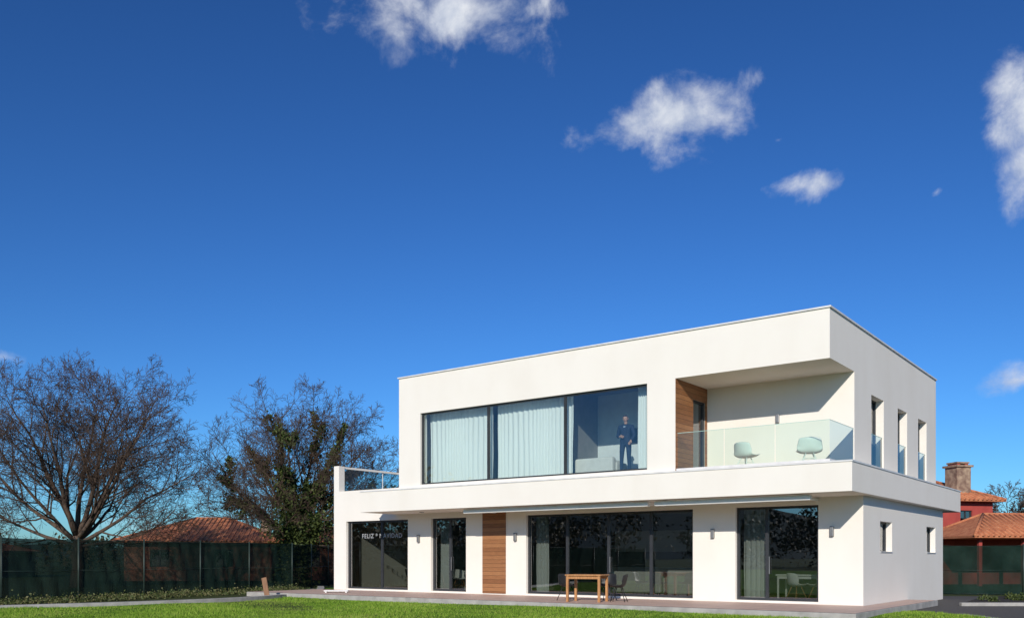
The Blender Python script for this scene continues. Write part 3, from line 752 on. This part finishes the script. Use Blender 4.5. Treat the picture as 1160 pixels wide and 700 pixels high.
def simple_house(name,loc,rz,x0,x1,y0,y1,zw,zr,wm,ov=.5,wins=()):
    e=empty(name,loc,rz)
    wall('front_wall',x0,x1,0,zw,y0,y0+.25,list(wins),wm,e)
    wall('back_wall',x0,x1,0,zw,y1-.25,y1,[],wm,e)
    wall('left_wall',y0+.25,y1-.25,0,zw,x0,x0+.25,[],wm,e,'y'); wall('right_wall',y0+.25,y1-.25,0,zw,x1-.25,x1,[],wm,e,'y')
    for i,w in enumerate(wins): window('window_%d'%i,w[0],w[1],w[2],w[3],y0+.12,[(w[0]+w[1])/2],GLASS_DN,e)
    hip_roof('tiled_roof',x0,x1,y0,y1,zw+.12,zr,ov,e)
    return e
h1=simple_house('tile_roofed_house',(-19.2,58,0),R(6),-5.6,3.6,0,8,2.45,4.2,BRICKW,.6,[(-4,-2.8,.9,2),(0,1.2,.9,2)])
boxes('chimney',[(2.2,2.7,4.6,5.1,3.0,4.5)],STONE,h1)
simple_house('tile_roofed_house',(-13.0,60,0),R(-4),-2.0,2.6,0,6,2.5,3.6,BRICKW,.5,[(-1,.2,.9,2)])
simple_house('tile_roofed_house',(-42.5,66,0),R(8),-5,4.5,0,7,1.9,2.9,BRICKW,.5,[(-2,-.8,.7,1.6)])
rh=simple_house('red_house',(27.2,52,0),R(14),-4.6,.7,0,6,4.7,6.3,REDW,.5,[(-1.5,-.7,3.0,4.2),(-3.6,-2.8,3.0,4.2)])
boxes('chimney_stack',[(-1.3,-.35,.5,1.5,4.9,6.75)],STONE,rh,.01); boxes('chimney_cap',[(-1.4,-.25,.4,1.6,6.75,6.87),(-1.25,-.4,.55,1.45,6.97,7.06)],STONE,rh)
boxes('chimney_pot',[(-1.2,-1.0,.6,1.4,6.87,6.97),(-.65,-.45,.6,1.4,6.87,6.97)],REDW,rh)
pv=empty('red_porch_pavilion',(27.6,47,0),R(8))
hip_roof('tiled_roof',-3.6,4.4,0,4.2,2.62,3.85,.4,pv)
boxes('posts',[(x,x+.18,y,y+.18,0,2.5) for x in (-3.4,-.9,1.7,4.1) for y in (.1,3.9)],REDW,pv,.01)
boxes('rear_wall',[(-3.2,4.1,3.6,3.8,0,2.5)],REDW,pv)

# ------------------------------------------------------------------ WORLD
SUN_EL=R(23.5)
sh=Vector((-.209,-.978,0)).normalized(); sdir=Vector((sh.x*math.cos(SUN_EL),sh.y*math.cos(SUN_EL),math.sin(SUN_EL)))
w=bpy.data.worlds.new('World'); scene.world=w; w.use_nodes=True; nt=w.node_tree; nt.nodes.clear()
out=N(nt,'ShaderNodeOutputWorld'); bg=N(nt,'ShaderNodeBackground'); bg.inputs[1].default_value=.1
nt.links.new(bg.outputs[0],out.inputs[0])
sky=N(nt,'ShaderNodeTexSky'); sky.sky_type='NISHITA'; sky.sun_disc=False; sky.sun_elevation=SUN_EL; sky.sun_rotation=math.atan2(sh.x,sh.y)
sky.air_density=1.0; sky.dust_density=.4; sky.ozone_density=3.0; sky.altitude=200
tint=N(nt,'ShaderNodeMix',data_type='RGBA',blend_type='MULTIPLY'); tint.inputs[0].default_value=1
nt.links.new(sky.outputs[0],tint.inputs[6]); tint.inputs[7].default_value=(.0535,.0895,.124,1)
gmn=N(nt,'ShaderNodeGamma'); nt.links.new(tint.outputs[2],gmn.inputs[0]); gmn.inputs[1].default_value=1.3
sc10=N(nt,'ShaderNodeMix',data_type='RGBA',blend_type='MULTIPLY'); sc10.inputs[0].default_value=1
nt.links.new(gmn.outputs[0],sc10.inputs[6]); sc10.inputs[7].default_value=(10,10,10,1)
skycol=sc10.outputs[2]
tc=N(nt,'ShaderNodeTexCoord'); nz=N(nt,'ShaderNodeVectorMath',operation='NORMALIZE'); nt.links.new(tc.outputs['Generated'],nz.inputs[0]); D=nz.outputs[0]
clouds=[(-3.2,31.3,6.2,2.8,3,1.0),(10.3,25.9,4.7,2.0,12,.97),(17.85,21.5,2.4,1.0,5,.92),(30.2,23.7,2.7,2.1,0,1.0),(30.6,20.4,2.0,1.8,40,.95),
        (29.6,9.8,3.4,1.0,4,.85),(-29.5,11.0,2.2,.8,0,.45),(-16.4,12.4,1.0,.4,0,.3),(-20,1.8,6,.9,0,.6),(-32,3.0,6,1.2,0,.6),(24,3.2,4,.9,0,.4),(16.5,24.0,1.0,.6,0,.35),(25.3,20.2,.8,.5,30,.35),
        (-120,24,12,5,0,1),(-95,15,9,2.5,0,.9),(150,30,14,6,0,1),(-160,45,12,8,0,1),(100,20,10,4,0,1)]
prev=None
for az,el,hw,hh,tilt,wt in clouds:
    az,el,tl=R(az),R(el),R(tilt)
    c=Vector((math.sin(az)*math.cos(el),math.cos(az)*math.cos(el),math.sin(el)))
    rt=Vector((math.cos(az),-math.sin(az),0)); up=rt.cross(c)
    r2=(rt*math.cos(tl)+up*math.sin(tl))/math.sin(R(hw)); u2=(up*math.cos(tl)-rt*math.sin(tl))/math.sin(R(hh))
    sb=N(nt,'ShaderNodeVectorMath',operation='SUBTRACT'); nt.links.new(D,sb.inputs[0]); sb.inputs[1].default_value=c
    cb=N(nt,'ShaderNodeCombineXYZ')
    for k,vec in enumerate((r2,u2,c*3)):
        dp=N(nt,'ShaderNodeVectorMath',operation='DOT_PRODUCT'); nt.links.new(sb.outputs[0],dp.inputs[0]); dp.inputs[1].default_value=vec
        nt.links.new(dp.outputs['Value'],cb.inputs[k])
    ln=N(nt,'ShaderNodeVectorMath',operation='LENGTH'); nt.links.new(cb.outputs[0],ln.inputs[0])
    mk=N(nt,'ShaderNodeMath',operation='SUBTRACT'); mk.inputs[0].default_value=wt; nt.links.new(ln.outputs['Value'],mk.inputs[1])
    if prev is None: prev=mk.outputs[0]
    else:
        mx=N(nt,'ShaderNodeMath',operation='MAXIMUM'); nt.links.new(prev,mx.inputs[0]); nt.links.new(mk.outputs[0],mx.inputs[1]); prev=mx.outputs[0]
n1=noise(nt,15,8,.6,D,.25); n2=noise(nt,26,6,.6,D,.4)
a1=N(nt,'ShaderNodeMath',operation='MULTIPLY_ADD'); nt.links.new(n1,a1.inputs[0]); a1.inputs[1].default_value=3.3; a1.inputs[2].default_value=-1.85
a2=N(nt,'ShaderNodeMath',operation='ADD'); nt.links.new(a1.outputs[0],a2.inputs[0]); nt.links.new(prev,a2.inputs[1])
mr=N(nt,'ShaderNodeMapRange',interpolation_type='SMOOTHSTEP'); nt.links.new(a2.outputs[0],mr.inputs[0]); mr.inputs[1].default_value=-.2; mr.inputs[2].default_value=1.0
ccol=ramp(nt,n2,[(.32,(4.6,5.3,6.8)),(.62,(7.8,8.1,8.7))])
mxc=N(nt,'ShaderNodeMix',data_type='RGBA'); nt.links.new(mr.outputs[0],mxc.inputs[0]); nt.links.new(skycol,mxc.inputs[6]); nt.links.new(ccol,mxc.inputs[7])
nt.links.new(mxc.outputs[2],bg.inputs[0])

sl=bpy.data.lights.new('sun','SUN'); sl.energy=4.2; sl.angle=R(.53); sl.color=(1,.935,.84)
so=bpy.data.objects.new('sun',sl); so.rotation_euler=sdir.to_track_quat('Z','Y').to_euler(); so.location=(0,0,50); link(so)

cam=bpy.data.cameras.new('camera'); cam.sensor_width=36; cam.lens=31.62; cam.shift_y=.2431; cam.clip_end=8000; cam.clip_start=.1
co=bpy.data.objects.new('camera',cam); co.location=(0,0,1.45); co.rotation_euler=(R(90),0,0); link(co); scene.camera=co
scene.view_settings.view_transform='Standard'; scene.view_settings.look='None'; scene.view_settings.exposure=0
